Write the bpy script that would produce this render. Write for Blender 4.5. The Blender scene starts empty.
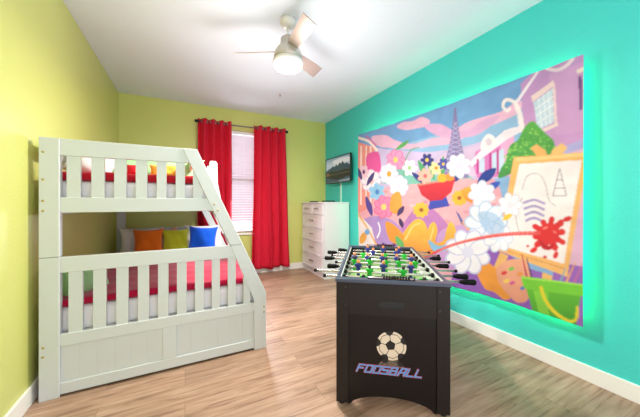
import bpy, bmesh, math, random
import numpy as np
from mathutils import Vector, Matrix
random.seed(4)
C = bpy.context.scene.collection
SC = bpy.context.scene

# ------------------------------------------------------------------ helpers
def lin(c):
    c = c / 255.0
    return c / 12.92 if c <= 0.04045 else ((c + 0.055) / 1.055) ** 2.4
def rgb(r, g, b): return (lin(r), lin(g), lin(b), 1.0)

def mat(name, col, rough=0.5, spec=0.5, metal=0.0, bump=None, emit=None, sheen=0.0, transl=None, var=0.0, vscale=8.0, coat=0.0):
    m = bpy.data.materials.new(name); m.use_nodes = True
    nt = m.node_tree; b = nt.nodes['Principled BSDF']
    b.inputs['Base Color'].default_value = col
    b.inputs['Roughness'].default_value = rough
    b.inputs['Specular IOR Level'].default_value = spec
    b.inputs['Metallic'].default_value = metal
    if coat: b.inputs['Coat Weight'].default_value = coat
    if sheen: b.inputs['Sheen Weight'].default_value = sheen
    tc = nt.nodes.new('ShaderNodeTexCoord')
    if bump:
        n = nt.nodes.new('ShaderNodeTexNoise'); n.inputs['Scale'].default_value = bump[0]; n.inputs['Detail'].default_value = 3
        nt.links.new(tc.outputs['Object'], n.inputs['Vector'])
        bp = nt.nodes.new('ShaderNodeBump'); bp.inputs['Strength'].default_value = bump[1]; bp.inputs['Distance'].default_value = bump[2]
        nt.links.new(n.outputs['Fac'], bp.inputs['Height']); nt.links.new(bp.outputs['Normal'], b.inputs['Normal'])
    if var:
        n = nt.nodes.new('ShaderNodeTexNoise'); n.inputs['Scale'].default_value = vscale
        nt.links.new(tc.outputs['Object'], n.inputs['Vector'])
        mx = nt.nodes.new('ShaderNodeMix'); mx.data_type = 'RGBA'
        mx.inputs[6].default_value = tuple(x * (1 - var) for x in col[:3]) + (1,)
        mx.inputs[7].default_value = tuple(min(1, x * (1 + var)) for x in col[:3]) + (1,)
        nt.links.new(n.outputs['Fac'], mx.inputs[0]); nt.links.new(mx.outputs[2], b.inputs['Base Color'])
    if emit:
        b.inputs['Emission Color'].default_value = emit[0]; b.inputs['Emission Strength'].default_value = emit[1]
    if transl:
        t = nt.nodes.new('ShaderNodeBsdfTranslucent'); t.inputs['Color'].default_value = transl[0]
        ms = nt.nodes.new('ShaderNodeMixShader'); ms.inputs[0].default_value = transl[1]
        nt.links.new(b.outputs[0], ms.inputs[1]); nt.links.new(t.outputs[0], ms.inputs[2])
        nt.links.new(ms.outputs[0], nt.nodes['Material Output'].inputs['Surface'])
    return m

def obj(name, bm, m, parent=None, smooth=False, loc=None):
    me = bpy.data.meshes.new(name)
    bmesh.ops.recalc_face_normals(bm, faces=bm.faces)
    bm.to_mesh(me); bm.free()
    for mm in (m if isinstance(m, (list, tuple)) else [m]): me.materials.append(mm)
    if smooth:
        me.polygons.foreach_set('use_smooth', [True] * len(me.polygons))
        if smooth == 'auto':
            pass
    o = bpy.data.objects.new(name, me); C.objects.link(o)
    if parent is not None: o.parent = parent
    if loc: o.location = loc
    return o
def empty(name, loc=(0, 0, 0), rz=0.0):
    o = bpy.data.objects.new(name, None); C.objects.link(o); o.location = loc; o.rotation_euler = (0, 0, rz)
    o.empty_display_size = 0.1
    return o
def tag(o, label, cat, group=None):
    o['label'] = label; o['category'] = cat
    if group: o['group'] = group
    return o
def struct(o): o['kind'] = 'structure'; return o

def box(bm, x0, x1, y0, y1, z0, z1, bev=0.0, M=None, mi=0):
    r = bmesh.ops.create_cube(bm, size=1.0)
    vs = r['verts']
    T = Matrix.Translation(((x0 + x1) / 2, (y0 + y1) / 2, (z0 + z1) / 2)) @ Matrix.Diagonal((abs(x1 - x0), abs(y1 - y0), abs(z1 - z0), 1))
    bmesh.ops.transform(bm, matrix=T, verts=vs)
    fs = set(f for v in vs for f in v.link_faces)
    for f in fs: f.material_index = mi
    if bev:
        es = list(set(e for v in vs for e in v.link_edges))
        rr = bmesh.ops.bevel(bm, geom=es, offset=bev, segments=2, affect='EDGES', profile=0.5)
        vs = list(set(v for f in rr['faces'] for v in f.verts) | set(v for v in vs if v.is_valid))
    if M is not None: bmesh.ops.transform(bm, matrix=M, verts=[v for v in vs if v.is_valid])
    return bm
def prism(bm, pts, a0, a1, axis='y', bev=0.0, mi=0):
    def P(p, a):
        if axis == 'y': return (p[0], a, p[1])
        if axis == 'x': return (a, p[0], p[1])
        return (p[0], p[1], a)
    v0 = [bm.verts.new(P(p, a0)) for p in pts]; v1 = [bm.verts.new(P(p, a1)) for p in pts]
    n = len(pts); fs = [bm.faces.new(v0), bm.faces.new(v1[::-1])]
    for i in range(n): fs.append(bm.faces.new((v0[i], v1[i], v1[(i + 1) % n], v0[(i + 1) % n])))
    for f in fs: f.material_index = mi
    if bev:
        es = list(set(e for v in v0 + v1 for e in v.link_edges))
        bmesh.ops.bevel(bm, geom=es, offset=bev, segments=2, affect='EDGES', profile=0.5)
    return bm
def tube(bm, p0, p1, r0, r1=None, n=16, cap=True):
    r1 = r0 if r1 is None else r1
    p0 = Vector(p0); p1 = Vector(p1); d = p1 - p0
    M = Matrix.Translation((p0 + p1) / 2) @ d.to_track_quat('Z', 'Y').to_matrix().to_4x4()
    bmesh.ops.create_cone(bm, cap_ends=cap, segments=n, radius1=r0, radius2=r1, depth=d.length, matrix=M)
    return bm
def lathe(bm, prof, c=(0, 0, 0), n=32, axis='z'):
    rings = []
    for r, z in prof:
        ring = []
        for i in range(n):
            a = 2 * math.pi * i / n
            q = (r * math.cos(a), r * math.sin(a), z)
            if axis == 'x': q = (q[2], q[0], q[1])
            elif axis == 'y': q = (q[0], q[2], q[1])
            ring.append(bm.verts.new((c[0] + q[0], c[1] + q[1], c[2] + q[2])))
        rings.append(ring)
    for a, b in zip(rings, rings[1:]):
        for i in range(n): bm.faces.new((a[i], a[(i + 1) % n], b[(i + 1) % n], b[i]))
    bm.faces.new(rings[0]); bm.faces.new(rings[-1])
    return bm
def B(): return bmesh.new()
def BX(*a, **k): return box(B(), *a, **k)
def copy_child(src, parent, loc=None):
    c = src.copy(); C.objects.link(c); c.parent = parent
    if loc: c.location = loc
    return c

# ------------------------------------------------------------------ camera (1.2 m above the floor, level)
F = 268.7; TH = math.radians(26.68); H0 = 1.2
cam = bpy.data.cameras.new('camera'); camo = bpy.data.objects.new('camera', cam); C.objects.link(camo)
camo.location = (0, 0, H0); camo.rotation_euler = (math.pi / 2, 0, -TH)
cam.sensor_width = 36; cam.lens = F / 640 * 36; cam.shift_y = -5.5 / 640; cam.clip_start = 0.02
SC.camera = camo
SC.view_settings.view_transform = 'Standard'; SC.view_settings.look = 'None'
SC.view_settings.gamma = 1.0; SC.view_settings.exposure = EXPOSURE = 0.3
SC.view_settings.use_curve_mapping = False

# ------------------------------------------------------------------ room: x -0.83..2.43, back wall y 4.6, height 2.74
XL, XR, YB, HC, YF = -0.83, 2.43, 4.60, 2.74, -0.45
def paint(name, col, rough, s=0.35):
    return mat(name, col, rough=rough, spec=0.5, bump=(85, s, 0.004))
M_yel = paint('yellow_green_paint', rgb(205, 208, 118), 0.34)
M_teal = paint('turquoise_paint', rgb(66, 202, 196), 0.5)
M_ceil = mat('ceiling_paint', rgb(228, 236, 250), 0.9, 0.1, bump=(45, 0.25, 0.006))
M_trim = mat('trim_paint', rgb(240, 238, 232), 0.35)

# floor material: wide vinyl planks running along x
def floor_mat():
    m = bpy.data.materials.new('wood_planks'); m.use_nodes = True; nt = m.node_tree; b = nt.nodes['Principled BSDF']
    N = nt.nodes.new; L = nt.links.new
    tc = N('ShaderNodeTexCoord')
    br = N('ShaderNodeTexBrick'); br.offset = 0.37; br.offset_frequency = 2
    br.inputs['Scale'].default_value = 1.0; br.inputs['Brick Width'].default_value = 1.22; br.inputs['Row Height'].default_value = 0.18
    br.inputs['Mortar Size'].default_value = 0.0012; br.inputs['Mortar Smooth'].default_value = 0.3; br.inputs['Bias'].default_value = 0.0
    br.inputs['Color1'].default_value = (0, 0, 0, 1); br.inputs['Color2'].default_value = (1, 1, 1, 1); br.inputs['Mortar'].default_value = (0.5, 0.5, 0.5, 1)
    L(tc.outputs['Object'], br.inputs['Vector'])
    # per-plank shift of the grain
    sc = N('ShaderNodeVectorMath'); sc.operation = 'MULTIPLY_ADD'; sc.inputs[1].default_value = (7.0, 3.0, 5.0)
    mp = N('ShaderNodeMapping'); mp.inputs['Scale'].default_value = (1.5, 17.0, 1.0); L(tc.outputs['Object'], mp.inputs['Vector'])
    L(br.outputs['Color'], sc.inputs[0]); L(mp.outputs['Vector'], sc.inputs[2])
    n1 = N('ShaderNodeTexNoise'); n1.inputs['Scale'].default_value = 1.9; n1.inputs['Detail'].default_value = 9; n1.inputs['Roughness'].default_value = 0.62; n1.inputs['Distortion'].default_value = 0.6
    L(sc.outputs[0], n1.inputs['Vector'])
    n2 = N('ShaderNodeTexNoise'); n2.inputs['Scale'].default_value = 1.0; n2.inputs['Detail'].default_value = 2
    mp2 = N('ShaderNodeMapping'); mp2.inputs['Scale'].default_value = (1.3, 5.0, 1.0); L(tc.outputs['Object'], mp2.inputs['Vector']); L(mp2.outputs['Vector'], n2.inputs['Vector'])
    cr = N('ShaderNodeValToRGB')
    e = cr.color_ramp.elements
    e[0].position = 0.28; e[0].color = rgb(112, 82, 64)
    e[1].position = 0.68; e[1].color = rgb(186, 156, 134)
    x = e.new(0.45); x.color = rgb(160, 128, 106)
    L(n1.outputs['Fac'], cr.inputs['Fac'])
    mx = N('ShaderNodeMix'); mx.data_type = 'RGBA'; mx.blend_type = 'MULTIPLY'; mx.inputs[0].default_value = 1.0
    r2 = N('ShaderNodeValToRGB'); r2.color_ramp.elements[0].color = (0.80, 0.79, 0.77, 1); r2.color_ramp.elements[1].color = (1.08, 1.07, 1.06, 1)
    L(br.outputs['Color'], r2.inputs['Fac']); L(cr.outputs['Color'], mx.inputs[6]); L(r2.outputs['Color'], mx.inputs[7])
    mk = N('ShaderNodeMix'); mk.data_type = 'RGBA'; mk.blend_type = 'MULTIPLY'
    kr = N('ShaderNodeValToRGB'); kr.color_ramp.elements[0].position = 0.30; kr.color_ramp.elements[0].color = (0.50, 0.43, 0.37, 1); kr.color_ramp.elements[1].position = 0.42; kr.color_ramp.elements[1].color = (1, 1, 1, 1)
    L(n2.outputs['Fac'], kr.inputs['Fac']); mk.inputs[0].default_value = 0.7; L(mx.outputs[2], mk.inputs[6]); L(kr.outputs['Color'], mk.inputs[7])
    mm = N('ShaderNodeMix'); mm.data_type = 'RGBA'; L(br.outputs['Fac'], mm.inputs[0]); L(mk.outputs[2], mm.inputs[6]); mm.inputs[7].default_value = rgb(112, 88, 70)
    L(mm.outputs[2], b.inputs['Base Color'])
    b.inputs['Roughness'].default_value = 0.42; b.inputs['Specular IOR Level'].default_value = 0.4
    bp = N('ShaderNodeBump'); bp.inputs['Strength'].default_value = 0.08; bp.inputs['Distance'].default_value = 0.003
    L(n1.outputs['Fac'], bp.inputs['Height']); L(bp.outputs['Normal'], b.inputs['Normal'])
    return m
struct(obj('floor', BX(XL - .1, XR + .1, YF, YB + .1, -0.1, 0), floor_mat()))
struct(obj('ceiling', BX(XL - .1, XR + .1, YF, YB + .1, HC, HC + .1), M_ceil))
struct(obj('wall_left', BX(XL - .1, XL, YF, YB, 0, HC), M_yel))
struct(obj('wall_right', BX(XR, XR + .1, YF, YB, 0, HC), M_teal))
WX0, WX1, WZ0, WZ1 = 0.45, 1.33, 0.70, 2.40       # window opening
bm = B()
box(bm, XL - .1, WX0, YB, YB + .14, 0, HC); box(bm, WX1, XR + .1, YB, YB + .14, 0, HC)
box(bm, WX0, WX1, YB, YB + .14, 0, WZ0); box(bm, WX0, WX1, YB, YB + .14, WZ1, HC)
struct(obj('wall_back', bm, M_yel))
BB = 0.108
struct(obj('baseboard_left', BX(XL, XL + .015, YF, YB, 0, BB, bev=.003), M_trim))
struct(obj('baseboard_back', BX(XL + .015, XR - .015, YB - .015, YB, 0, BB, bev=.003), M_trim))
struct(obj('baseboard_right', BX(XR - .015, XR, YF, YB, 0, BB, bev=.003), M_trim))
# window: vinyl frame, mullions, sill and panes
w = struct(empty('window_1', ((WX0 + WX1) / 2, YB + .09, WZ0)))
cx, cy = (WX0 + WX1) / 2, YB + .09
hw = (WX1 - WX0) / 2; hh = WZ1 - WZ0
M_vinyl = mat('white_vinyl', rgb(240, 240, 240), 0.35)
bm = B(); t = .045
box(bm, -hw, -hw + t, -.03, .03, 0, hh); box(bm, hw - t, hw, -.03, .03, 0, hh)
box(bm, -hw + t, hw - t, -.03, .03, 0, t); box(bm, -hw + t, hw - t, -.03, .03, hh - t, hh); box(bm, -hw + t, hw - t, -.03, .03, hh / 2 - .025, hh / 2 + .025)
obj('window_frame', bm, M_vinyl, w)
gl = bpy.data.materials.new('window_glass'); gl.use_nodes = True; nt = gl.node_tree
nt.nodes.remove(nt.nodes['Principled BSDF'])
tr = nt.nodes.new('ShaderNodeBsdfTransparent'); gs = nt.nodes.new('ShaderNodeBsdfGlossy'); gs.inputs['Roughness'].default_value = .02
ms = nt.nodes.new('ShaderNodeMixShader'); ms.inputs[0].default_value = .06
nt.links.new(tr.outputs[0], ms.inputs[1]); nt.links.new(gs.outputs[0], ms.inputs[2]); nt.links.new(ms.outputs[0], nt.nodes['Material Output'].inputs[0])
obj('window_pane', BX(-hw + t, hw - t, -.004, .004, t, hh / 2 - .025), gl, w)
obj('window_pane', BX(-hw + t, hw - t, -.004, .004, hh / 2 + .025, hh - t), gl, w)
obj('window_sill', BX(-hw - .04, hw + .04, -.13, -.03, -.03, -.001, bev=.004), M_trim, w)

# blinds
M_slat = mat('blind_slat', rgb(214, 206, 214), 0.6, transl=((.9, .86, .9, 1), .03))
bl = empty('window_blind', (cx, YB + .035, WZ1)); tag(bl, 'white horizontal slat blind covering the window between the red curtains', 'window blind')
obj('headrail', BX(-hw + .01, hw - .01, -.028, .028, -.06, -.005, bev=.004), M_vinyl, bl)
s0 = None
z = -.085
M = Matrix.Rotation(math.radians(-50), 4, 'X')
while z > -(hh - .05):
    if s0 is None:
        bm = B(); pts = []
        for k in range(7):
            a = (k - 3) / 3; pts.append((a * .025, .003 * (1 - a * a)))
        pts2 = [(p[0], p[1] - .0022) for p in pts[::-1]]
        prism(bm, pts + pts2, -hw + .012, hw - .012, 'x')
        bmesh.ops.transform(bm, matrix=M, verts=bm.verts)
        s0 = obj('slat', bm, M_slat, bl, loc=(0, 0, z))
    else: copy_child(s0, bl, (0, 0, z))
    z -= .0425
obj('bottom_rail', BX(-hw + .012, hw - .012, -.025, .025, -(hh - .02), -(hh - .04), bev=.003), M_vinyl, bl)
for k, xx in enumerate((-hw + .15, 0, hw - .15)):
    obj('ladder_cord', tube(tube(B(), (xx, -.029, -.06), (xx, -.029, -(hh - .03)), .0012, n=6), (xx, .029, -.06), (xx, .029, -(hh - .03)), .0012, n=6), M_vinyl, bl)

# ------------------------------------------------------------------ curtains and rod
M_rod = mat('black_rod', rgb(40, 34, 36), .35, metal=.6)
M_cur = mat('red_curtain_fabric', rgb(226, 40, 66), .75, .2, transl=(rgb(240, 50, 76), .16), bump=(220, .2, .001))
YR, ZR = 4.505, 2.455
rod = empty('curtain_rod', (.88, YR, ZR)); rx = 0.70
tag(rod, 'thin dark curtain rod with round ends above the window', 'curtain rod')
obj('pole', tube(B(), (-rx, 0, 0), (rx, 0, 0), .010), mat('grey_pole_metal', rgb(110, 98, 102), .35, metal=.6), rod, True)
for s in (-1, 1):
    obj('finial', lathe(B(), [(.004, -.03), (.018, -.026), (.022, -.01), (.022, .01), (.018, .026), (.004, .03)], (s * (rx + .02), 0, 0), 16, 'x'), M_rod, rod, True)
    bm = B(); box(bm, s * (rx - .06) - .008, s * (rx - .06) + .008, .01, YB - YR, -.008, .008); box(bm, s * (rx - .06) - .02, s * (rx - .06) + .02, YB - YR - .008, YB - YR, -.035, .035, bev=.002)
    obj('bracket', bm, M_rod, rod)
M_grom = mat('grommet_metal', rgb(190, 180, 180), .3, metal=.9)
def curtain(name, x0, x1, b0, b1, zb, nf, label, seed):
    rnd = random.Random(seed)
    root = empty(name, ((b0 + b1) / 2, YR, zb)); tag(root, label, 'curtain', 'red curtains at the window')
    ox, oy, oz = root.location
    nx, nz = nf * 16, 44
    ph = [rnd.uniform(-.5, .5) for _ in range(3)]
    bm = B(); V = []
    ztop = ZR + .045
    for j in range(nz + 1):
        t = j / nz; zz = ztop + (zb - ztop) * t
        row = []
        for i in range(nx + 1):
            s = i / nx
            X = (x0 + (x1 - x0) * s) * (1 - t ** 1.3) + (b0 + (b1 - b0) * s) * t ** 1.3
            a = s * nf * 2 * math.pi
            amp = .052 + .024 * t * math.sin(3 * s * 6 + ph[0])
            Y = YR + amp * math.sin(a + .5 * t * math.sin(s * 9 + ph[1])) + .012 * t * math.sin(a * .5 + ph[2])
            X += .010 * math.sin(2 * a) * (0.4 + t) + .01 * t * math.sin(5 * t + s * 7)
            zo = zz + (.012 * math.sin(s * 11 + ph[0]) * t if j == nz else 0) + (.006 * math.cos(a * 1.0) if j == 0 else 0)
            row.append(bm.verts.new((X - ox, Y - oy, zo - oz)))
        V.append(row)
    for j in range(nz):
        for i in range(nx): bm.faces.new((V[j][i], V[j][i + 1], V[j + 1][i + 1], V[j + 1][i]))
    o = obj('curtain_fabric', bm, M_cur, root, True)
    md = o.modifiers.new('s', 'SOLIDIFY'); md.thickness = .002
    for k in range(2 * nf + 1):                # metal eyelets where the cloth crosses the pole
        s = (k) / (2 * nf)
        if s < .02 or s > .98: continue
        X = x0 + (x1 - x0) * s
        bmg = B()
        lathe(bmg, [(.017, -.003), (.026, -.002), (.026, .002), (.017, .003), (.014, 0.0)], (0, 0, 0), 18, 'x')
        g = obj('eyelet', bmg, M_grom, root, True, (X - ox, 0, ZR - oz))
        g.rotation_euler = (0, 0, math.radians(-28 if k % 2 else 28))
curtain('curtain', .175, .67, .17, .68, .10, 4, 'red eyelet curtain hanging left of the blind, partly behind the bunk bed', 3)
curtain('curtain', 1.03, 1.585, 1.00, 1.665, .085, 4, 'red eyelet curtain hanging right of the blind, nearer the white dresser', 8)

# ------------------------------------------------------------------ soft things
def cushion_mesh(w, h, t, pinch=.15, n=22, seed=0, edge=2.6):
    rnd = random.Random(seed); p = [rnd.uniform(0, 6) for _ in range(4)]
    bm = B(); top = []; bot = []
    for j in range(n + 1):
        rt, rb = [], []
        for i in range(n + 1):
            u = i / n * 2 - 1; v = j / n * 2 - 1
            u = math.copysign(abs(u) ** .8, u); v = math.copysign(abs(v) ** .8, v)
            x = u * w / 2 * (1 - pinch * (1 - v * v) * abs(u) ** 3 * 1.0) ; y = v * h / 2 * (1 - pinch * (1 - u * u) * abs(v) ** 3)
            k = max(0, (1 - abs(u) ** edge)) ** .55 * max(0, (1 - abs(v) ** edge)) ** .55
            wv = 1 + .10 * math.sin(4 * u + p[0]) * math.sin(3.5 * v + p[1]) + .05 * math.sin(9 * u + p[2] + 4 * v)
            zt = t / 2 * k * wv
            edgev = i in (0, n) or j in (0, n)
            a = bm.verts.new((x, y, zt)); rt.append(a)
            rb.append(a if edgev else bm.verts.new((x, y, -t / 2 * k * (2 - wv))))
        top.append(rt); bot.append(rb)
    for j in range(n):
        for i in range(n):
            bm.faces.new((top[j][i], top[j][i + 1], top[j + 1][i + 1], top[j + 1][i]))
            bm.faces.new((bot[j][i], bot[j + 1][i], bot[j + 1][i + 1], bot[j][i + 1]))
    return bm
def fabric(name, c, var=.06): return mat(name, c, .85, .15, sheen=.25, bump=(160, .25, .002), var=var, vscale=14)
M_white = fabric('white_cotton', rgb(236, 234, 236), .03)
M_mint = fabric('mint_fabric', rgb(170, 226, 164), .03)
M_org = fabric('orange_fabric', rgb(226, 112, 24)); M_lime = fabric('lime_fabric', rgb(196, 200, 44)); M_blue = fabric('blue_fabric', rgb(22, 96, 226))
M_red = fabric('red_fabric', rgb(206, 22, 40)); M_yelc = fabric('amber_fabric', rgb(248, 186, 70)); M_tan = fabric('tan_fabric', rgb(206, 160, 120))
M_redb = fabric('crimson_blanket_fabric', rgb(178, 8, 58), .10)
M_redd = fabric('dark_red_blanket_fabric', rgb(186, 18, 40), .10)
def cushion(name, w, h, t, m, loc, tilt, rz, label, cat, group=None, seed=0, roll=0.0):
    o = obj(name, cushion_mesh(w, h, t, seed=seed), m, None, True)
    # stands on its edge (local y up), leaning back by tilt
    o.rotation_euler = (Matrix.Rotation(rz, 3, 'Z') @ Matrix.Rotation(math.radians(90) - tilt, 3, 'X') @ Matrix.Rotation(roll, 3, 'Z')).to_euler()
    o.location = loc
    tag(o, label, cat, group)
    md = o.modifiers.new('s', 'SUBSURF'); md.levels = 1; md.render_levels = 1
    return o
def slab(x0, x1, y0, y1, z0, z1, r, amp, seed, nx=40, ny=40):
    """rounded soft slab with a gently rumpled top"""
    rnd = random.Random(seed); p = [rnd.uniform(0, 6) for _ in range(6)]
    bm = B(); box(bm, x0, x1, y0, y1, z0, z1)
    bmesh.ops.bevel(bm, geom=list(bm.edges), offset=r, segments=3, affect='EDGES', profile=.5)
    es = [e for e in bm.edges if e.calc_length() > .2]
    bmesh.ops.subdivide_edges(bm, edges=es, cuts=26, use_grid_fill=True)
    for v in bm.verts:
        f = 1.0 if v.co.z > z0 + r else .3
        X, Y = v.co.x, v.co.y
        v.co.z += amp * f * (math.sin(9 * X + p[0] + 3 * Y) * math.sin(5 * Y + p[1]) + .5 * math.sin(21 * X - 8 * Y + p[2]) + .35 * math.sin(31 * Y + 12 * X + p[3]))
        v.co.y += amp * .7 * math.sin(17 * X + p[4] + 6 * v.co.z)
    return bm

# ------------------------------------------------------------------ bunk bed
BY0, BY1, PT = 2.20, 4.25, .042
M_bed = mat('painted_white_wood', rgb(208, 213, 213), .38, .45)
M_plug = mat('brass_plug', rgb(176, 160, 92), .45, metal=.3)
bed = empty('bunk_bed', (-.09, 3.2, 0)); tag(bed, 'white wooden twin over full bunk bed with sloping end panels, along the left wall', 'bunk bed')
BO = Vector((-.09, 3.2, 0))
def bpart(name, bm, m=M_bed, parent=bed, smooth=False):
    bmesh.ops.translate(bm, vec=-BO, verts=bm.verts)
    return obj(name, bm, m, parent, smooth)
outer = lambda z: .08 + .458 * (1.6 - z)
inner = lambda z: outer(z) - .098
PL = -.785
SU = [(-.66, -.593), (-.539, -.472), (-.42, -.354), (-.301, -.235), (-.178, -.118), (-.06, 0.0), (.053, .118)]
SL = [(-.651, -.583), (-.53, -.463), (-.409, -.343), (-.289, -.224), (-.17, -.106), (-.052, .011), (.067, .128), (.184, .242), (.301, .361), (.42, .475)]
def rail(y0, y1, z0, z1, x0=-.69):
    return prism(B(), [(x0, z0), (inner(z0) + .004, z0), (inner(z1) + .004, z1), (x0, z1)], y0, y1, 'y', .003)
def slat(y0, y1, x0, x1, z0, z1):
    e = inner(z1) + .004
    if e >= x1: pts = [(x0, z0), (x1, z0), (x1, z1), (x0, z1)]
    else:
        zx = 1.6 - ((x1 - .004 + .098 - .08) / .458)
        if e > x0: pts = [(x0, z0), (x1, z0), (x1, zx), (e, z1), (x0, z1)]
        else:
            z2 = 1.6 - ((x0 - .004 + .098 - .08) / .458); pts = [(x0, z0), (x1, z0), (x1, zx), (x0, z2)]
    return prism(B(), pts, y0, y1, 'y')
for e, (ya, yb, s) in enumerate(((BY0, BY0 + PT, 1), (BY1, BY1 + PT, -1))):
    yf = ya if s == 1 else yb                         # outer face
    bpart('post', BX(PL, -.69, ya - .004, yb + .004, 0, .866, bev=.004))
    up = bpart('post', BX(PL, -.69, ya - .004, yb + .004, .868, 1.6, bev=.004))
    bpart('sloping_post', prism(B(), [(.505, 0), (.603, 0), (.603, .459), (outer(.866), .866), (inner(.866), .866), (.505, .415)], ya - .004, yb + .004, 'y', .004))
    bpart('sloping_post', prism(B(), [(inner(.868), .868), (outer(.868), .868), (outer(1.6), 1.6), (inner(1.6), 1.6)], ya - .004, yb + .004, 'y', .004))
    ym0, ym1 = ya + .008, yb - .008
    bpart('end_rail', rail(ya + .002, yb - .002, 1.495, 1.6))
    bpart('end_rail', rail(ya + .002, yb - .002, 1.140, 1.235))
    bpart('end_rail', rail(ya + .002, yb - .002, .768, .864))
    for a, b in SU: bpart('slat', slat(ym0, ym1, a, b, 1.235, 1.495))
    for a, b in SL: bpart('slat', slat(ym0, ym1, a, b, .387, .768))
    # boarded lower panel: frame of rails and stiles with grooved boards
    bpart('panel_rail', BX(-.69, .505, ya + .002, yb - .002, .312, .387, bev=.003))
    bpart('panel_rail', BX(-.69, .505, ya + .002, yb - .002, .016, .085, bev=.003))
    bpart('panel_stile', BX(-.14, -.055, ya + .002, yb - .002, .085, .312, bev=.002))
    for x0, x1 in ((-.69, -.14), (-.055, .505)):
        bm = B(); n = 6
        for k in range(n):
            wv = (x1 - x0) / n; box(bm, x0 + k * wv, x0 + (k + 1) * wv, ya + .012, yb - .012, .085, .312, bev=.0018)
        bpart('board_panel', bm)
    yo = yf - s * .0045
    for px, pz in [(-.765, 1.508), (-.765, 1.342), (-.765, 1.213), (-.765, 1.152), (-.765, .325), (-.765, .27), (.585, .345), (.585, .30), (.20, 1.19), (.225, 1.145)]:
        bm = B(); bmesh.ops.create_uvsphere(bm, u_segments=12, v_segments=6, radius=.0075)
        bmesh.ops.scale(bm, vec=(1, .35, 1), verts=bm.verts); bmesh.ops.translate(bm, vec=(px, yo, pz), verts=bm.verts)
        bpart('bolt_plug', bm, M_plug, smooth=True)
YI0, YI1 = BY0 + PT + .004, BY1 - .004
bpart('side_rail', BX(.195, .217, YI0, YI1, 1.12, 1.235, bev=.003))
bpart('side_rail', BX(-.782, -.76, YI0, YI1, 1.12, 1.235, bev=.003))
bpart('guard_rail', BX(.035, .057, YI0, YI1, 1.49, 1.575, bev=.003))
bpart('guard_rail', BX(-.782, -.76, YI0, YI1, 1.49, 1.575, bev=.003))
bpart('side_rail', BX(.565, .587, YI0, YI1, .06, .39, bev=.003))
bpart('side_rail', BX(-.782, -.76, YI0, YI1, .28, .42, bev=.003))
bpart('platform', BX(-.76, .195, YI0, YI1, 1.150, 1.168)); bpart('platform', BX(-.76, .565, YI0, YI1, .345, .363))
# ladder leaning on the open side
for yy in (2.90, 3.30):
    bpart('ladder_rail', prism(B(), [(.592, 0), (.665, 0), (.665, .40), (.345, 1.13), (.292, 1.40), (.292, 1.60), (.275, 1.62), (.225, 1.62), (.218, 1.60), (.218, 1.40), (.262, 1.13), (.592, .40)], yy - .016, yy + .016, 'y', .003))
for zz in (.28, .56, .84, 1.12, 1.38):
    xx = .63 if zz < .40 else (.63 - (zz - .40) * .447 if zz < 1.13 else .304 - (zz - 1.13) * .18)
    bpart('ladder_rung', BX(xx - .035, xx + .035, 2.916, 3.284, zz - .012, zz + .012, bev=.004))
# mattresses and bedding
MU0, MU1 = YI0 + .01, YI1 - .01
mt = obj('mattress', slab(-.752, .185, MU0, MU1, 1.170, 1.345, .03, .003, 1), M_white, None, True); tag(mt, 'white mattress on the upper bunk under a red blanket', 'mattress', 'bunk bed mattresses')
mt = obj('mattress', slab(-.752, .555, MU0, MU1, .365, .535, .035, .004, 2), M_white, None, True); tag(mt, 'white mattress on the lower bunk under a crimson blanket', 'mattress', 'bunk bed mattresses')
bk = obj('blanket', slab(-.745, .180, MU0 - .002, 3.6, 1.347, 1.405, .024, .006, 5), M_redd, None, True); tag(bk, 'dark red blanket on the upper bunk mattress', 'blanket', 'red blankets on the bunk bed')
bk = obj('blanket', slab(-.745, .545, MU0 - .002, 3.32, .537, .585, .022, .007, 9), M_redb, None, True); tag(bk, 'crimson blanket over the near end of the lower bunk', 'blanket', 'red blankets on the bunk bed')
# lower bunk pillows (standing in a row at the far end)
T = math.radians(16)
cushion('throw_pillow', .335, .35, .14, M_org, (-.395, 3.86, .72), T, .10, 'square orange throw pillow on the lower bunk', 'pillow', 'throw pillows on the bunk bed', seed=1)
cushion('throw_pillow', .325, .34, .14, M_lime, (-.105, 3.88, .71), T, .05, 'square lime green throw pillow between the orange and blue ones', 'pillow', 'throw pillows on the bunk bed', seed=2)
cushion('throw_pillow', .36, .37, .15, M_blue, (.205, 3.76, .725), T, -.12, 'square bright blue throw pillow on the lower bunk', 'pillow', 'throw pillows on the bunk bed', seed=3, roll=-.06)
cushion('bed_pillow', .50, .36, .15, M_white, (-.49, 4.07, .715), T * .8, .02, 'white bed pillow behind the orange throw pillow', 'pillow', 'bed pillows on the bunk bed', seed=4)
cushion('bed_pillow', .52, .37, .15, M_white, (.24, 4.10, .72), T * .7, -.02, 'white bed pillow behind the blue throw pillow', 'pillow', 'bed pillows on the bunk bed', seed=5)
cushion('throw_pillow', .22, .27, .08, M_tan, (-.15, 4.02, .74), T, .3, 'tan pillow peeking up behind the lime green one', 'pillow', 'throw pillows on the bunk bed', seed=6, roll=.3)
cushion('bed_pillow', .32, .27, .17, M_mint, (-.655, 2.50, .66), .4, .9, 'mint green pillow at the near left corner of the lower bunk', 'pillow', 'bed pillows on the bunk bed', seed=7)
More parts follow.
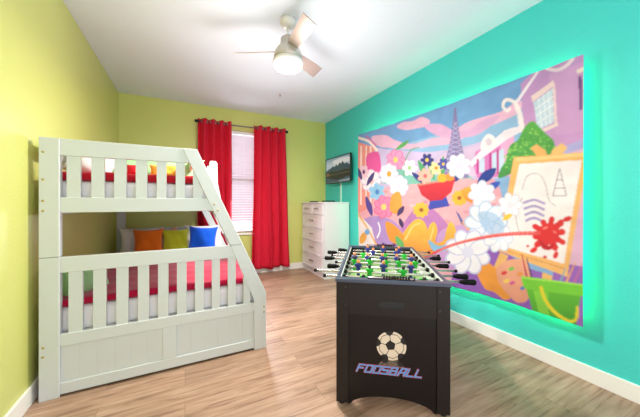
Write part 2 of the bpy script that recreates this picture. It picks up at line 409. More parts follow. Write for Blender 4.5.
# upper bunk pillows
cushion('body_pillow', .88, .22, .13, M_mint, (-.25, 2.78, 1.508), .25, .02, 'long mint green pillow across the upper bunk', 'pillow', 'bed pillows on the bunk bed', seed=11)
cushion('bed_pillow', .30, .22, .12, M_white, (-.605, 2.50, 1.488), .35, .2, 'white pillow at the left end of the upper bunk', 'pillow', 'bed pillows on the bunk bed', seed=12, roll=-.35)
cushion('throw_pillow', .15, .11, .07, M_red, (-.335, 2.52, 1.448), .3, .1, 'small bright red pillow behind the upper bunk slats', 'pillow', 'throw pillows on the bunk bed', seed=13)
cushion('throw_pillow', .27, .12, .09, M_yelc, (-.13, 2.53, 1.453), .3, -.05, 'amber yellow pillow behind the upper bunk slats', 'pillow', 'throw pillows on the bunk bed', seed=14)

# ------------------------------------------------------------------ ceiling fan
FX, FY = .775, 2.14
fan = empty('ceiling_fan', (FX, FY, HC)); tag(fan, 'three blade grey ceiling fan with a round lit lamp', 'ceiling fan')
M_fw = mat('fan_white_metal', rgb(222, 218, 214), .35); M_fs = mat('fan_silver', rgb(196, 188, 180), .35, metal=.35); M_fb = mat('fan_blade_finish', rgb(176, 160, 154), .32, spec=.6, metal=.3)
obj('canopy', lathe(B(), [(.068, 0), (.068, -.02), (.062, -.045), (.04, -.065), (.016, -.072)], n=40), M_fw, fan, True)
obj('downrod', tube(B(), (0, 0, -.07), (0, 0, -.17), .012), M_fw, fan, True)
obj('motor_housing', lathe(B(), [(.02, -.145), (.05, -.150), (.062, -.165), (.064, -.215), (.085, -.235), (.108, -.27), (.118, -.31), (.120, -.345)], n=48), M_fs, fan, True)
obj('lamp_ring', lathe(B(), [(.121, -.345), (.126, -.350), (.126, -.372), (.121, -.376)], n=48), M_fw, fan, True)
M_lens = mat('lit_lamp_lens', rgb(255, 244, 220), .5, emit=((1.0, .88, .68, 1), 1.6))
obj('lamp_lens', lathe(B(), [(.120, -.374), (.118, -.392), (.106, -.408), (.07, -.418), (.02, -.421)], n=48), M_lens, fan, True)
for k in range(3):
    a = math.radians(150 + 120 * k)
    bm = B(); pts = []
    for (r, wl, wr) in ((.07, .030, .030), (.12, .045, .045), (.30, .056, .056), (.445, .060, .060)): pts.append((r, wl, wr))
    poly = [(r, -a_) for r, a_, b_ in pts] + [(r, b_) for r, a_, b_ in pts[::-1]]
    prism(bm, poly, -.004, .004, 'z', .002)
    Mx = Matrix.Rotation(a, 4, 'Z') @ Matrix.Translation((0, 0, -.265)) @ Matrix.Rotation(math.radians(-29), 4, 'X')
    bmesh.ops.transform(bm, matrix=Mx, verts=bm.verts)
    obj('blade', bm, M_fb, fan)
# sprinkler head
sp = empty('sprinkler_head', (1.195, 3.63, HC)); tag(sp, 'small metal sprinkler head on the ceiling beyond the fan', 'sprinkler')
M_chr = mat('chrome', rgb(200, 200, 200), .2, metal=1.0)
obj('escutcheon', lathe(B(), [(.022, 0), (.020, -.006), (.008, -.009)], n=20), M_fw, sp, True)
bm = B(); tube(bm, (0, 0, -.008), (0, 0, -.03), .005, n=10); tube(bm, (0, 0, -.030), (0, 0, -.033), .014, n=16); obj('deflector', bm, M_chr, sp, False)

# ------------------------------------------------------------------ dresser
DX0, DX1, DY0, DY1, DH = 1.93, 2.41, 3.73, 4.575, 1.215
M_dr = mat('white_laminate', rgb(226, 222, 226), .4)
M_pull = mat('dark_nickel', rgb(92, 84, 84), .35, metal=.8)
dr = empty('dresser', ((DX0 + DX1) / 2, (DY0 + DY1) / 2, 0)); tag(dr, 'tall white dresser with six drawers in the corner under the television', 'dresser')
DO = Vector(dr.location)
def dpart(name, bm, m=M_dr, parent=dr, smooth=False, off=None):
    bmesh.ops.translate(bm, vec=-(DO if off is None else off), verts=bm.verts); return obj(name, bm, m, parent, smooth)
bm = B(); tt = .018
box(bm, DX0 + .02, DX1, DY0, DY0 + tt, 0, DH - .025, bev=.001); box(bm, DX0 + .02, DX1, DY1 - tt, DY1, 0, DH - .025, bev=.001)
box(bm, DX1 - .008, DX1, DY0 + tt, DY1 - tt, .05, DH - .025); box(bm, DX0 + .06, DX1 - .01, DY0 + tt, DY1 - tt, .04, .06)
dpart('carcass', bm)
dpart('top', BX(DX0 - .008, DX1 + .004, DY0 - .008, DY1 + .008, DH - .025, DH, bev=.004))
dpart('plinth', BX(DX0 + .03, DX0 + .05, DY0 + tt, DY1 - tt, 0, .095))
dpart('face_frame', BX(DX0 + .045, DX0 + .06, DY0 + tt, DY1 - tt, .095, DH - .026))
rows = [(.10, .322), (.328, .550), (.556, .778), (.784, 1.006)]
def drawer(y0, y1, z0, z1):
    d = dpart('drawer', BX(DX0 + .004, DX0 + .022, y0, y1, z0, z1, bev=.003))
    bm = B(); fw = .03                                      # raised frame around each drawer front
    box(bm, DX0 - .002, DX0 + .005, y0 + .002, y1 - .002, z0 + .002, z0 + fw, bev=.001); box(bm, DX0 - .002, DX0 + .005, y0 + .002, y1 - .002, z1 - fw, z1 - .002, bev=.001)
    box(bm, DX0 - .002, DX0 + .005, y0 + .002, y0 + fw, z0 + fw, z1 - fw, bev=.001); box(bm, DX0 - .002, DX0 + .005, y1 - fw, y1 - .002, z0 + fw, z1 - fw, bev=.001)
    dpart('moulding', bm, M_dr, d)
    ym, zm = (y0 + y1) / 2, (z0 + z1) / 2 + .015
    bm = B(); box(bm, DX0 - .026, DX0 - .018, ym - .07, ym + .07, zm - .005, zm + .005, bev=.002)
    for q in (-.055, .055): box(bm, DX0 - .02, DX0 + .006, ym + q - .004, ym + q + .004, zm - .004, zm + .004)
    h = dpart('handle', bm, M_pull, d); h['label'] = 'dark metal bar handle'
for z0, z1 in rows: drawer(DY0 + .02, DY1 - .02, z0, z1)
ym = (DY0 + DY1) / 2
drawer(DY0 + .02, ym - .003, 1.012, 1.182); drawer(ym + .003, DY1 - .02, 1.012, 1.182)
# things on the dresser
M_blk = mat('black_plastic', rgb(22, 22, 24), .4)
bx_ = empty('media_box', (2.16, 3.98, DH)); bx_.rotation_euler.z = .1; tag(bx_, 'flat black media box lying on the dresser', 'media box')
obj('body', BX(-.075, .075, -.09, .09, .006, .026, bev=.004), M_blk, bx_); bm = B()
for a in (-.055, .055):
    for b in (-.07, .07): tube(bm, (a, b, 0), (a, b, .007), .008, n=10)
obj('foot', bm, M_blk, bx_)
rc = empty('remote_control', (2.02, 4.26, DH)); rc.rotation_euler.z = .5; tag(rc, 'black remote control lying on the dresser', 'remote control')
obj('body', BX(-.022, .022, -.08, .08, 0, .018, bev=.006), M_blk, rc)
bm = B()
for i in range(3):
    for j in range(6): box(bm, -.014 + i * .011, -.008 + i * .011, -.065 + j * .018, -.057 + j * .018, .018, .0195)
obj('button_pad', bm, mat('grey_rubber', rgb(110, 110, 114), .6), rc)

# ------------------------------------------------------------------ painted pictures: rasterise polygons into a colour attribute of a fine mesh
def catmull(pts, n=6):
    out = []; N = len(pts)
    for i in range(N):
        p0, p1, p2, p3 = (np.array(pts[(i + k - 1) % N], float) for k in range(4))
        for t in np.linspace(0, 1, n, endpoint=False):
            out.append(.5 * ((2 * p1) + (-p0 + p2) * t + (2 * p0 - 5 * p1 + 4 * p2 - p3) * t * t + (-p0 + 3 * p1 - 3 * p2 + p3) * t ** 3))
    return np.array(out)
class Canvas:
    def __init__(s, gx, gy, col): s.X, s.Y = gx, gy; s.c = np.zeros(gx.shape + (3,)); s.c[:] = [lin(v) for v in col]
    def inside(s, P):
        P = np.asarray(P, float)
        m = (s.X >= P[:, 0].min()) & (s.X <= P[:, 0].max()) & (s.Y >= P[:, 1].min()) & (s.Y <= P[:, 1].max())
        x = s.X[m]; y = s.Y[m]; r = np.zeros(x.shape, bool); n = len(P)
        for i in range(n):
            x0, y0 = P[i]; x1, y1 = P[(i + 1) % n]
            if y0 == y1: continue
            c = (y0 > y) != (y1 > y)
            r ^= c & (x < (x1 - x0) * (y - y0) / (y1 - y0) + x0)
        full = np.zeros(s.X.shape, bool); full[m] = r; return full
    def poly(s, col, P, smooth=False, a=1.0, col2=None):
        if smooth: P = catmull(P)
        m = s.inside(P); k = np.array([lin(v) for v in col])
        if col2 is not None:                       # blend down the shape
            k2 = np.array([lin(v) for v in col2]); P = np.asarray(P); y0, y1 = P[:, 1].min(), P[:, 1].max()
            t = ((s.Y[m] - y0) / max(1e-6, y1 - y0))[:, None]; k = k * (1 - t) + k2 * t
        s.c[m] = s.c[m] * (1 - a) + k * a
    def ell(s, col, cx, cy, rx, ry, rot=0, a=1.0, col2=None):
        t = np.linspace(0, 2 * math.pi, 28, endpoint=False); c, q = math.cos(math.radians(rot)), math.sin(math.radians(rot))
        s.poly(col, np.stack([cx + rx * np.cos(t) * c - ry * np.sin(t) * q, cy + rx * np.cos(t) * q + ry * np.sin(t) * c], 1), a=a, col2=col2)
    def line(s, col, pts, w, smooth=True, a=1.0):
        pts = [np.array(p, float) for p in pts]
        if smooth and len(pts) > 2:
            ex = [2 * pts[0] - pts[1]] + pts + [2 * pts[-1] - pts[-2]]; o = []
            for i in range(1, len(ex) - 2):
                p0, p1, p2, p3 = ex[i - 1:i + 3]
                for t in np.linspace(0, 1, 8, endpoint=False): o.append(.5 * ((2 * p1) + (-p0 + p2) * t + (2 * p0 - 5 * p1 + 4 * p2 - p3) * t * t + (-p0 + 3 * p1 - 3 * p2 + p3) * t ** 3))
            o.append(pts[-1]); pts = o
        n = len(pts); L_, R_ = [], []
        for i, p in enumerate(pts):
            d = pts[min(i + 1, n - 1)] - pts[max(i - 1, 0)]; d = d / (np.linalg.norm(d) + 1e-9)
            ww = w if np.isscalar(w) else w[0] + (w[1] - w[0]) * i / (n - 1)
            nn = np.array([-d[1], d[0]]) * ww / 2; L_.append(p + nn); R_.append(p - nn)
        s.poly(col, np.array(L_ + R_[::-1]), a=a)
    def flower(s, col, cx, cy, r, n=7, core=None, rot=0, sx=1.0, sy=1.0, edge=None):
        for k in range(n):
            a = 2 * math.pi * k / n + rot
            if edge: s.ell(edge, cx + sx * r * .58 * math.cos(a), cy + sy * r * .58 * math.sin(a), r * .50 * sx, r * .36 * sy, math.degrees(a))
            s.ell(col, cx + sx * r * .56 * math.cos(a), cy + sy * r * .56 * math.sin(a), r * .44 * sx, r * .30 * sy, math.degrees(a))
        s.ell(core or col, cx, cy, r * .26 * sx, r * .26 * sy)
    def leaf(s, col, x0, y0, x1, y1, w):
        mx, my = (x0 + x1) / 2, (y0 + y1) / 2; d = np.array([x1 - x0, y1 - y0]); n = np.array([-d[1], d[0]]) / (np.linalg.norm(d) + 1e-9) * w / 2
        s.poly(col, [(x0, y0), (mx + n[0], my + n[1]), (x1, y1), (mx - n[0], my - n[1])], True)
def picture_mesh(name, V, nx, ny, cols, m, parent, thick=None):
    me = bpy.data.meshes.new(name)
    idx = np.arange((nx) * (ny)).reshape(ny, nx)
    q = np.stack([idx[:-1, :-1], idx[:-1, 1:], idx[1:, 1:], idx[1:, :-1]], -1).reshape(-1, 4)
    me.vertices.add(nx * ny); me.vertices.foreach_set('co', V.reshape(-1).astype(np.float32))
    me.loops.add(q.size); me.loops.foreach_set('vertex_index', q.reshape(-1).astype(np.int32))
    me.polygons.add(len(q)); me.polygons.foreach_set('loop_start', np.arange(0, q.size, 4).astype(np.int32))
    me.update(calc_edges=True)
    me.polygons.foreach_set('use_smooth', np.ones(len(q), bool))
    at = me.color_attributes.new('print', 'FLOAT_COLOR', 'POINT')
    rgba = np.ones((nx * ny, 4), np.float32); rgba[:, :3] = cols.reshape(-1, 3)
    at.data.foreach_set('color', rgba.reshape(-1)); me.materials.append(m)
    o = bpy.data.objects.new(name, me); C.objects.link(o)
    if parent is not None: o.parent = parent
    return o
def attr_mat(name, rough, emit=0.0, spec=.3, base=1.0):
    m = bpy.data.materials.new(name); m.use_nodes = True; nt = m.node_tree; b = nt.nodes['Principled BSDF']
    a = nt.nodes.new('ShaderNodeAttribute'); a.attribute_name = 'print'
    if emit:
        b.inputs['Base Color'].default_value = (.01, .01, .01, 1)
        nt.links.new(a.outputs['Color'], b.inputs['Emission Color']); b.inputs['Emission Strength'].default_value = emit
    else: nt.links.new(a.outputs['Color'], b.inputs['Base Color'])
    b.inputs['Roughness'].default_value = rough; b.inputs['Specular IOR Level'].default_value = spec
    return m

# ------------------------------------------------------------------ wall tapestry: y 0.83..3.42, z 0.38..2.22 on the right wall
TX = XR - .080
ct, st = math.cos(TH), math.sin(TH)
nx, ny = 560, 400; Y0, Y1 = .804, 3.375
ys = np.linspace(Y0, Y1, nx); tt = np.linspace(0, 1, ny)
S = (ys - Y0) / (Y1 - Y0)
ztop = 2.182 + .052 * S - .018 * np.sin(S * math.pi); zbot = .382 + .010 * np.sin(S * 9)
YY = np.repeat(ys[None, :], ny, 0); ZZ = ztop[None, :] * (1 - tt[:, None]) + zbot[None, :] * tt[:, None]
# design coordinates: picture units across the cloth as laid out on paper (perspective chart of the wall)
W_ = TX * st + YY * ct
U = 320 + F * (TX * ct - YY * st) / W_; Vv = 203 - F * (ZZ - H0) / W_
cv = Canvas(U, Vv, (140, 182, 222))
cv.poly((118, 170, 218), [(350, 60), (600, 40), (600, 110), (350, 160)])
cv.poly((150, 192, 226), [(350, 160), (460, 128), (600, 90), (600, 140), (350, 180)])
pk = (240, 188, 214); pk2 = (226, 176, 214)
cv.poly(pk, [(397, 127), (404, 122), (414, 121), (422, 117), (430, 121), (426, 126), (415, 129), (405, 130)], True)
cv.poly(pk, [(372, 137), (385, 135), (395, 140), (412, 144), (430, 139), (450, 134), (468, 122), (500, 112), (520, 100), (520, 112), (500, 122), (474, 133), (452, 143), (432, 146), (410, 149), (392, 148), (378, 146)], True)
cv.poly(pk2, [(424, 126), (440, 124), (455, 131), (470, 129), (484, 120), (500, 116), (480, 134), (455, 138), (438, 136)], True)
cv.poly((208, 190, 226), [(359, 150), (395, 150), (430, 152), (470, 145), (500, 140), (500, 178), (359, 190)], True)
cv.poly((222, 196, 226), [(440, 156), (470, 148), (500, 144), (500, 170), (440, 178)], True)
# distant green hedge
cv.poly((128, 196, 180), [(385, 170), (400, 164), (412, 172), (430, 176), (455, 170), (470, 176), (470, 186), (385, 184)], True)
# slim lattice tower
cv.poly((138, 128, 176), [(454.2, 108), (456.2, 107.5), (458.0, 122), (460.5, 138), (464, 155), (469, 178), (463, 178), (459, 166), (451, 167), (446, 178), (440, 178), (446, 158), (450.5, 140), (452.8, 122)])
for k in range(11):
    y = 122 + k * 4.6; hw_ = 1.6 + k * .95
    cv.line((190, 178, 214), [(455.4 - hw_, y), (455.8 + hw_, y + 4)], .8, False); cv.line((190, 178, 214), [(455.8 + hw_, y), (455.4 - hw_, y + 4)], .8, False)
# plaza of round pink cobbles
cv.poly((240, 172, 184), [(359, 200), (380, 190), (400, 186), (430, 184), (470, 180), (500, 190), (500, 300), (359, 270)], True)
cv.poly((242, 178, 186), [(380, 188), (470, 178), (500, 200), (500, 330), (380, 290)])
rr = random.Random(2)
for k in range(120):
    x = rr.uniform(385, 500); y = 190 + rr.random() ** 1.2 * 100
    c = rr.choice([(250, 202, 200), (232, 150, 168), (246, 186, 190), (238, 160, 160)])
    cv.ell(c, x, y, rr.uniform(2.5, 5) * (x / 430), rr.uniform(1.0, 1.9) * (x / 430), rr.uniform(-12, 12))
# violet shadows on the plaza
cv.poly((196, 128, 190), [(400, 232), (420, 205), (440, 215), (462, 250), (440, 262), (410, 258)], True)
cv.poly((186, 150, 214), [(359, 225), (378, 216), (400, 226), (404, 250), (380, 262), (359, 262)], True)
cv.poly((150, 96, 188), [(455, 262), (472, 240), (500, 250), (530, 268), (548, 280), (560, 340), (500, 320), (455, 300)], True)
cv.poly((208, 162, 214), [(440, 232), (470, 226), (485, 250), (460, 270), (440, 262)], True)
# striped shop front on the far left
cv.poly((244, 150, 138), [(358, 142), (374, 147), (376, 176), (372, 206), (358, 214)])
for x in (361.5, 366.5, 371): cv.line((252, 226, 214), [(x, 146), (x - .4, 205)], 1.5, False)
cv.poly((232, 90, 160), [(367, 156), (378, 152), (381, 168), (376, 174), (368, 172)], True)
cv.line((255, 236, 226), [(358, 137.5), (370, 142), (377, 151)], 2.6); cv.line((220, 110, 178), [(366, 136), (371, 140), (376, 146)], 1.6)
# flower garden on the left
cv.flower((252, 244, 250), 371, 181, 12, 8, (250, 200, 190), edge=(226, 196, 224), sx=.8)
cv.flower((250, 206, 222), 364, 172, 8, 6, (120, 60, 120), sx=.7)
for a in ((362, 180, 357, 166), (367, 186, 374, 172)): cv.leaf((74, 60, 124), *a, 4)
cv.flower((252, 160, 200), 396, 160, 11, 7, (255, 214, 120), edge=(240, 120, 176), sx=.85)
cv.flower((255, 248, 252), 389, 174, 11, 8, (250, 170, 60), edge=(220, 204, 236), sx=.85)
cv.flower((150, 206, 240), 377, 192, 10, 6, (80, 140, 210), sx=.85, rot=.4)
cv.flower((255, 250, 252), 399, 186, 11, 8, (245, 225, 245), edge=(216, 208, 238), sx=.85, rot=.2)
cv.flower((250, 140, 180), 384, 207, 12, 7, (255, 216, 120), edge=(232, 104, 160), sx=.85)
cv.poly((250, 168, 70), [(392, 196), (400, 192), (402, 206), (398, 214), (390, 210)], True)
cv.leaf((88, 66, 150), 366, 196, 372, 216, 6); cv.leaf((96, 178, 96), 396, 150, 410, 140, 4); cv.line((96, 170, 90), [(404, 176), (406, 160), (412, 150), (420, 147)], .9)
cv.poly((252, 240, 238), [(358, 214), (372, 228), (376, 244), (362, 256), (358, 256)]); cv.line((246, 190, 110), [(358, 213), (377, 245)], 1.6, False)
cv.ell((250, 180, 80), 363, 238, 3, 6, 20); cv.ell((120, 180, 230), 367, 232, 2.4, 3)
cv.flower((255, 250, 250), 410, 168, 9, 6, (170, 214, 150), sx=.85)
cv.line((255, 255, 255), [(378, 222), (380, 230), (377, 238)], 1.4); cv.line((104, 74, 140), [(382, 244), (392, 247), (398, 238)], 3.4)
# wide red bowl on a blue stand, filled with flowers and golden fruit
for a in ((428, 180, 418, 160, 6), (434, 180, 428, 154, 6), (441, 180, 443, 156, 6), (448, 182, 455, 162, 6)): cv.leaf((84, 168, 110), *a)
cv.leaf((52, 60, 140), 424, 184, 412, 172, 5); cv.leaf((52, 60, 140), 450, 182, 462, 176, 5)
cv.poly((58, 86, 196), [(430, 200), (446, 196), (450, 206), (428, 210)], col2=(70, 70, 170))
cv.poly((234, 58, 66), [(417, 184), (456, 178), (452, 192), (442, 200), (430, 201), (421, 195)], col2=(200, 36, 62)); cv.line((255, 150, 130), [(418, 185), (455, 179)], 1.4, False)
cv.ell((252, 186, 56), 442, 178, 5, 4.4); cv.ell((250, 160, 60), 450, 177, 4.6, 4)
cv.flower((52, 58, 130), 427, 160, 7, 6, (250, 200, 90)); cv.flower((252, 190, 170), 425, 176, 8, 7, (240, 110, 110)); cv.flower((255, 232, 170), 436, 168, 7, 6, (240, 150, 60)); cv.flower((70, 84, 170), 443, 164, 6, 6, (250, 200, 90))
cv.flower((255, 255, 255), 459, 166, 12, 7, (236, 226, 246), edge=(214, 206, 238), rot=.5)
cv.flower((254, 196, 66), 421, 210, 8, 9, (170, 96, 50)); cv.flower((252, 186, 56), 460, 198, 8, 9, (170, 96, 50))
# golden sand dune ribbons
g1, g2 = (254, 200, 76), (238, 146, 62)
cv.poly(g1, [(396, 262), (398, 246), (404, 232), (412, 222), (420, 219), (426, 226), (427, 238), (422, 250), (418, 262)], True, col2=g2)
cv.poly(g1, [(418, 262), (424, 240), (428, 228), (434, 222), (438, 230), (436, 242), (444, 240), (447, 228), (451, 222), (456, 228), (457, 242), (452, 250), (440, 252), (430, 256)], True, col2=g2)
cv.line((255, 222, 130), [(405, 240), (412, 227), (420, 223)], 1.6); cv.line((255, 222, 130), [(430, 240), (434, 227)], 1.4); cv.line((214, 116, 60), [(427, 252), (440, 248), (452, 247)], 1.2)
cv.poly((246, 160, 60), [(386, 222), (396, 226), (404, 236), (400, 244), (390, 240)], True); cv.leaf((80, 56, 110), 398, 216, 404, 206, 5); cv.leaf((70, 50, 100), 400, 218, 403, 228, 4)
cv.leaf((110, 190, 110), 396, 236, 404, 250, 7); cv.poly((140, 196, 232), [(428, 240), (440, 246), (452, 242), (448, 250), (434, 251)], True)
cv.poly((96, 100, 168), [(456, 210), (460, 214), (466, 226), (462, 224)]); cv.line((246, 180, 100), [(463, 222), (474, 236)], 1.8, False)
# pink town house with white roof
cv.poly((224, 130, 196), [(474, 166), (476, 152), (512, 132), (516, 176), (478, 178)]); cv.poly((240, 176, 216), [(500, 138), (514, 131), (516, 176), (502, 176)])
cv.poly((246, 236, 244), [(470, 163), (484, 148), (505, 130), (521, 126), (521, 132), (506, 140), (488, 154), (472, 167)])
cv.poly((250, 240, 240), [(482, 150), (483, 140), (489, 134), (495, 138), (494, 145)], True); cv.ell((224, 208, 220), 489, 142, 3, 4)
for x in (480, 492, 499):
    cv.poly((206, 224, 244), [(x, 160 - (x - 480) * .5), (x + 5, 157.5 - (x - 480) * .5), (x + 5, 172), (x, 173)]); cv.line((200, 60, 150), [(x - 1.5, 159 - (x - 480) * .5), (x - 1.5, 174)], 2, False)
# white scroll cornice and lavender town house on the right
cv.poly((196, 150, 204), [(521, 84), (536, 70), (560, 60), (590, 50), (590, 170), (560, 160), (524, 140)], col2=(214, 160, 208))
cv.poly((222, 172, 214), [(548, 74), (590, 60), (590, 130), (556, 136)], a=.5)
cv.line((248, 238, 244), [(521, 128), (519, 114), (516, 104), (520, 98), (528, 86), (538, 71)], (4, 2.2)); cv.line((252, 242, 240), [(523, 132), (520, 112), (514, 102), (506, 100), (503, 106), (507, 111), (511, 108)], (4, 2.6))
cv.line((244, 226, 234), [(545, 68), (556, 70), (566, 66), (574, 58)], 3.4)
cv.poly((248, 220, 214), [(531, 96), (553, 80), (554, 85), (532, 102)])
cv.poly((204, 224, 238), [(533, 102), (552, 88), (554, 122), (537, 130)])
for k in range(1, 4): cv.line((250, 250, 250), [(533 + k * 4.9, 102 - k * 3.5), (537 + k * 4.4, 130 - k * 2)], .9, False)
for k in range(1, 4): cv.line((250, 250, 250), [(533.5 + k * .8, 102 + k * 7), (552.5 + k * .4, 88 + k * 8.3)], .9, False)
cv.line((248, 218, 214), [(553.5, 84), (556, 126)], 2.6, False); cv.line((246, 222, 216), [(536, 133), (558, 124)], 3.4, False)
cv.line((110, 70, 130), [(580, 76), (581, 110)], 3, False); cv.line((246, 226, 214), [(577, 72), (590, 66)], 4, False)
cv.poly((184, 178, 226), [(556, 150), (590, 136), (590, 146), (560, 158)])
# bush
cv.poly((96, 178, 74), [(506, 160), (510, 146), (518, 140), (524, 128), (532, 121), (540, 128), (546, 134), (553, 140), (556, 150), (556, 160), (530, 166), (500, 178), (500, 170)], True, col2=(70, 150, 76))
for k in range(230):
    x = rr.uniform(504, 555); y = rr.uniform(124, 172)
    if y > 124 + abs(x - 534) * .9 + 2 and y < 172 - (x - 504) * .2: cv.ell(rr.choice([(136, 204, 88), (70, 156, 66), (112, 190, 80), (160, 216, 100)]), x, y, rr.uniform(.7, 1.6), rr.uniform(.6, 1.1), rr.uniform(0, 90))
# pink house wall behind the easel, violet ground under it
cv.poly((232, 186, 214), [(556, 158), (595, 144), (595, 290), (556, 290)]); cv.poly((158, 104, 192), [(556, 262), (595, 268), (595, 340), (540, 330)])
# easel
cv.poly((246, 184, 108), [(530, 148), (536, 144), (545, 150), (548, 158), (538, 158)]); cv.poly((250, 196, 120), [(552, 150), (562, 143), (568, 148), (558, 158), (550, 158)])
cv.poly((250, 190, 112), [(514, 157), (587, 152), (586, 170), (568, 277), (496, 250), (499, 236)]); cv.poly((255, 214, 140), [(516, 158), (586, 153), (586, 156), (517, 161.5)])
cv.poly((252, 242, 240), [(519.4, 164), (582, 160), (564.7, 264), (501.5, 246), (504, 238)]); cv.line((224, 150, 84), [(501, 249), (566, 269)], .8, False)
cv.poly((246, 190, 110), [(543, 272), (553, 276), (548, 300), (540, 300)]); cv.poly((246, 190, 110), [(500, 252), (508, 256), (500, 274), (492, 272)])
# sketch on the canvas: a plain little tower and lavender stripes
for a in ([(560, 168), (553, 196)], [(560, 168), (567, 196)], [(557, 180), (564, 180)], [(555, 188), (566, 188)], [(553, 196), (567, 196)]): cv.line((96, 90, 116), a, .7, False)
for k in range(4): cv.line((176, 160, 206), [(523 + k * .8, 203 + k * 6), (534, 200 + k * 6), (545 - k * .5, 204 + k * 6)], 2.6)
cv.line((150, 140, 160), [(522, 190), (527, 176), (538, 174), (545, 184), (549, 200), (556, 206)], .6)
cv.line((120, 110, 130), [(520, 236), (516, 216), (522, 198)], .6)
# red paint splash and jet
red = (226, 44, 46)
cv.ell(red, 548, 234, 11, 9)
for ang, ln, wd_ in ((-75, 17, 3.2), (-40, 20, 3.6), (-8, 17, 3.4), (28, 20, 3.0), (62, 17, 3.8), (100, 14, 3.0), (135, 17, 3.4), (170, 13, 4.0), (-112, 14, 3.2), (-150, 17, 3.0)):
    ca, sa = math.cos(math.radians(ang)), math.sin(math.radians(ang))
    cv.line(red, [(548, 234), (548 + ca * ln * .8, 234 + sa * ln * .8)], (13, wd_ * 1.5), False); cv.ell(red, 548 + ca * ln * .85, 234 + sa * ln * .85, wd_ * 1.15, wd_ * .95, ang)
cv.poly((200, 28, 40), [(540, 240), (548, 246), (556, 242), (550, 250), (542, 248)], True)
for x, y, a, b, r in ((556, 255, 2.4, 4, 20), (534, 250, 4, 2.6, -30), (568, 219, 4.5, 2.6, -20), (545, 257, 1.8, 1.6, 0), (528, 246, 1.5, 1.2, 0)): cv.ell(red, x, y, a, b, r)
cv.ell((250, 130, 120), 545, 228, 3, 1.2, -20); cv.ell((250, 130, 120), 555, 232, 2.2, 1, 30)
# big white peonies with orange leaves in front of the easel
cv.poly((246, 160, 60), [(476, 270), (486, 262), (500, 272), (508, 282), (516, 292), (506, 300), (494, 292), (484, 288)], True)
cv.poly((250, 176, 66), [(462, 190), (476, 186), (486, 196), (478, 204), (466, 200)], True, col2=(240, 140, 50)); cv.leaf((40, 64, 150), 478, 184, 496, 168, 10); cv.leaf((58, 90, 190), 486, 190, 500, 182, 7)
cv.flower((250, 248, 254), 482, 194, 13, 7, (240, 236, 250), edge=(206, 216, 240), rot=.3)
cv.flower((240, 246, 254), 486, 222, 20, 8, (214, 228, 246), edge=(190, 208, 238)); cv.flower((252, 250, 254), 468, 252, 22, 8, (232, 232, 250), edge=(206, 210, 240), rot=.4)
cv.flower((252, 250, 254), 498, 238, 14, 7, (224, 234, 248), edge=(200, 214, 240), rot=.1); cv.flower((252, 252, 255), 510, 205, 12, 7, (236, 232, 240), edge=(214, 210, 228))
cv.leaf((250, 206, 60), 502, 220, 512, 214, 5); cv.poly((148, 190, 232), [(478, 214), (492, 212), (504, 224), (500, 236), (486, 232)], True, a=.6)
cv.line((236, 84, 84), [(424, 258), (450, 246), (480, 238), (510, 234), (540, 233)], (2.2, 4)); cv.line((252, 150, 140), [(440, 249.6), (470, 239.6), (500, 234.2), (535, 232.4)], .8)
# painter's palette
cv.poly((246, 176, 138), [(497, 268), (508, 260), (524, 260), (530, 268), (532, 284), (528, 300), (516, 302), (504, 290), (498, 280)], True, col2=(236, 160, 130))
for x, y, c in ((504, 273, (224, 60, 60)), (511, 269, (120, 200, 80)), (520, 274, (240, 150, 60)), (512, 283, (220, 90, 150)), (523, 288, (90, 130, 210)), (506, 281, (250, 210, 90))): cv.ell(c, x, y, 3, 1.8, -20)
# brushes and the green bucket with yellow handle
for x0, y0, x1, y1, c in ((528, 280, 522, 254, (200, 60, 90)), (533, 280, 527, 258, (96, 60, 120)), (566, 284, 576, 262, (250, 176, 80)), (560, 284, 566, 268, (120, 180, 200)), (573, 286, 584, 262, (210, 110, 160))):
    cv.line(c, [(x0, y0), (x1, y1)], (2.2, 1), False)
cv.poly((106, 196, 50), [(526, 286), (582, 292), (576, 328), (534, 313)], col2=(70, 160, 44)); cv.poly((150, 226, 70), [(534, 290), (548, 292), (550, 318), (540, 315)], a=.7)
cv.poly((124, 212, 56), [(521, 276), (532, 277), (560, 281), (584, 284), (584, 296), (556, 293), (524, 288)]); cv.line((176, 238, 96), [(522, 277.5), (552, 281), (584, 285)], 1.4)
cv.line((240, 222, 50), [(541, 286), (546, 300), (556, 313), (570, 321), (577, 318), (578, 306)], 3.4)
# ink bleeds a little into the cloth
for _ in range(2):
    P_ = np.pad(cv.c, ((1, 1), (1, 1), (0, 0)), 'edge')
    cv.c = (P_[:-2, 1:-1] + P_[2:, 1:-1] + P_[1:-1, :-2] + P_[1:-1, 2:] + 2 * P_[1:-1, 1:-1]) / 6
# faint mottling of the print
nz = np.random.default_rng(3)
for sc_ in (14, 40):
    g = nz.normal(0, 1, (sc_, sc_)); yi = np.linspace(0, sc_ - 1.001, ny); xi = np.linspace(0, sc_ - 1.001, nx)
    y0 = yi.astype(int); x0 = xi.astype(int); fy = (yi - y0)[:, None]; fx = (xi - x0)[None, :]
    G = (g[y0][:, x0] * (1 - fy) * (1 - fx) + g[y0 + 1][:, x0] * fy * (1 - fx) + g[y0][:, x0 + 1] * (1 - fy) * fx + g[y0 + 1][:, x0 + 1] * fy * fx)
    cv.c *= (1 + .035 * G)[..., None]
cv.c = np.clip(cv.c * .70 + .02, 0, 1)
XX = TX - (.002 + .005 * np.sin(YY * 7 + ZZ * 2) * (ZZ < 3) + .004 * np.sin(YY * 23 + 1.5 * np.sin(ZZ * 3)) + .004 * np.exp(-((YY - 1.0) / .06) ** 2) * np.cos(ZZ * 2))
tp = empty('wall_tapestry', (XR, 2.13, .38)); tag(tp, 'large printed cloth tapestry of a painted street scene, hung on the turquoise wall', 'tapestry')
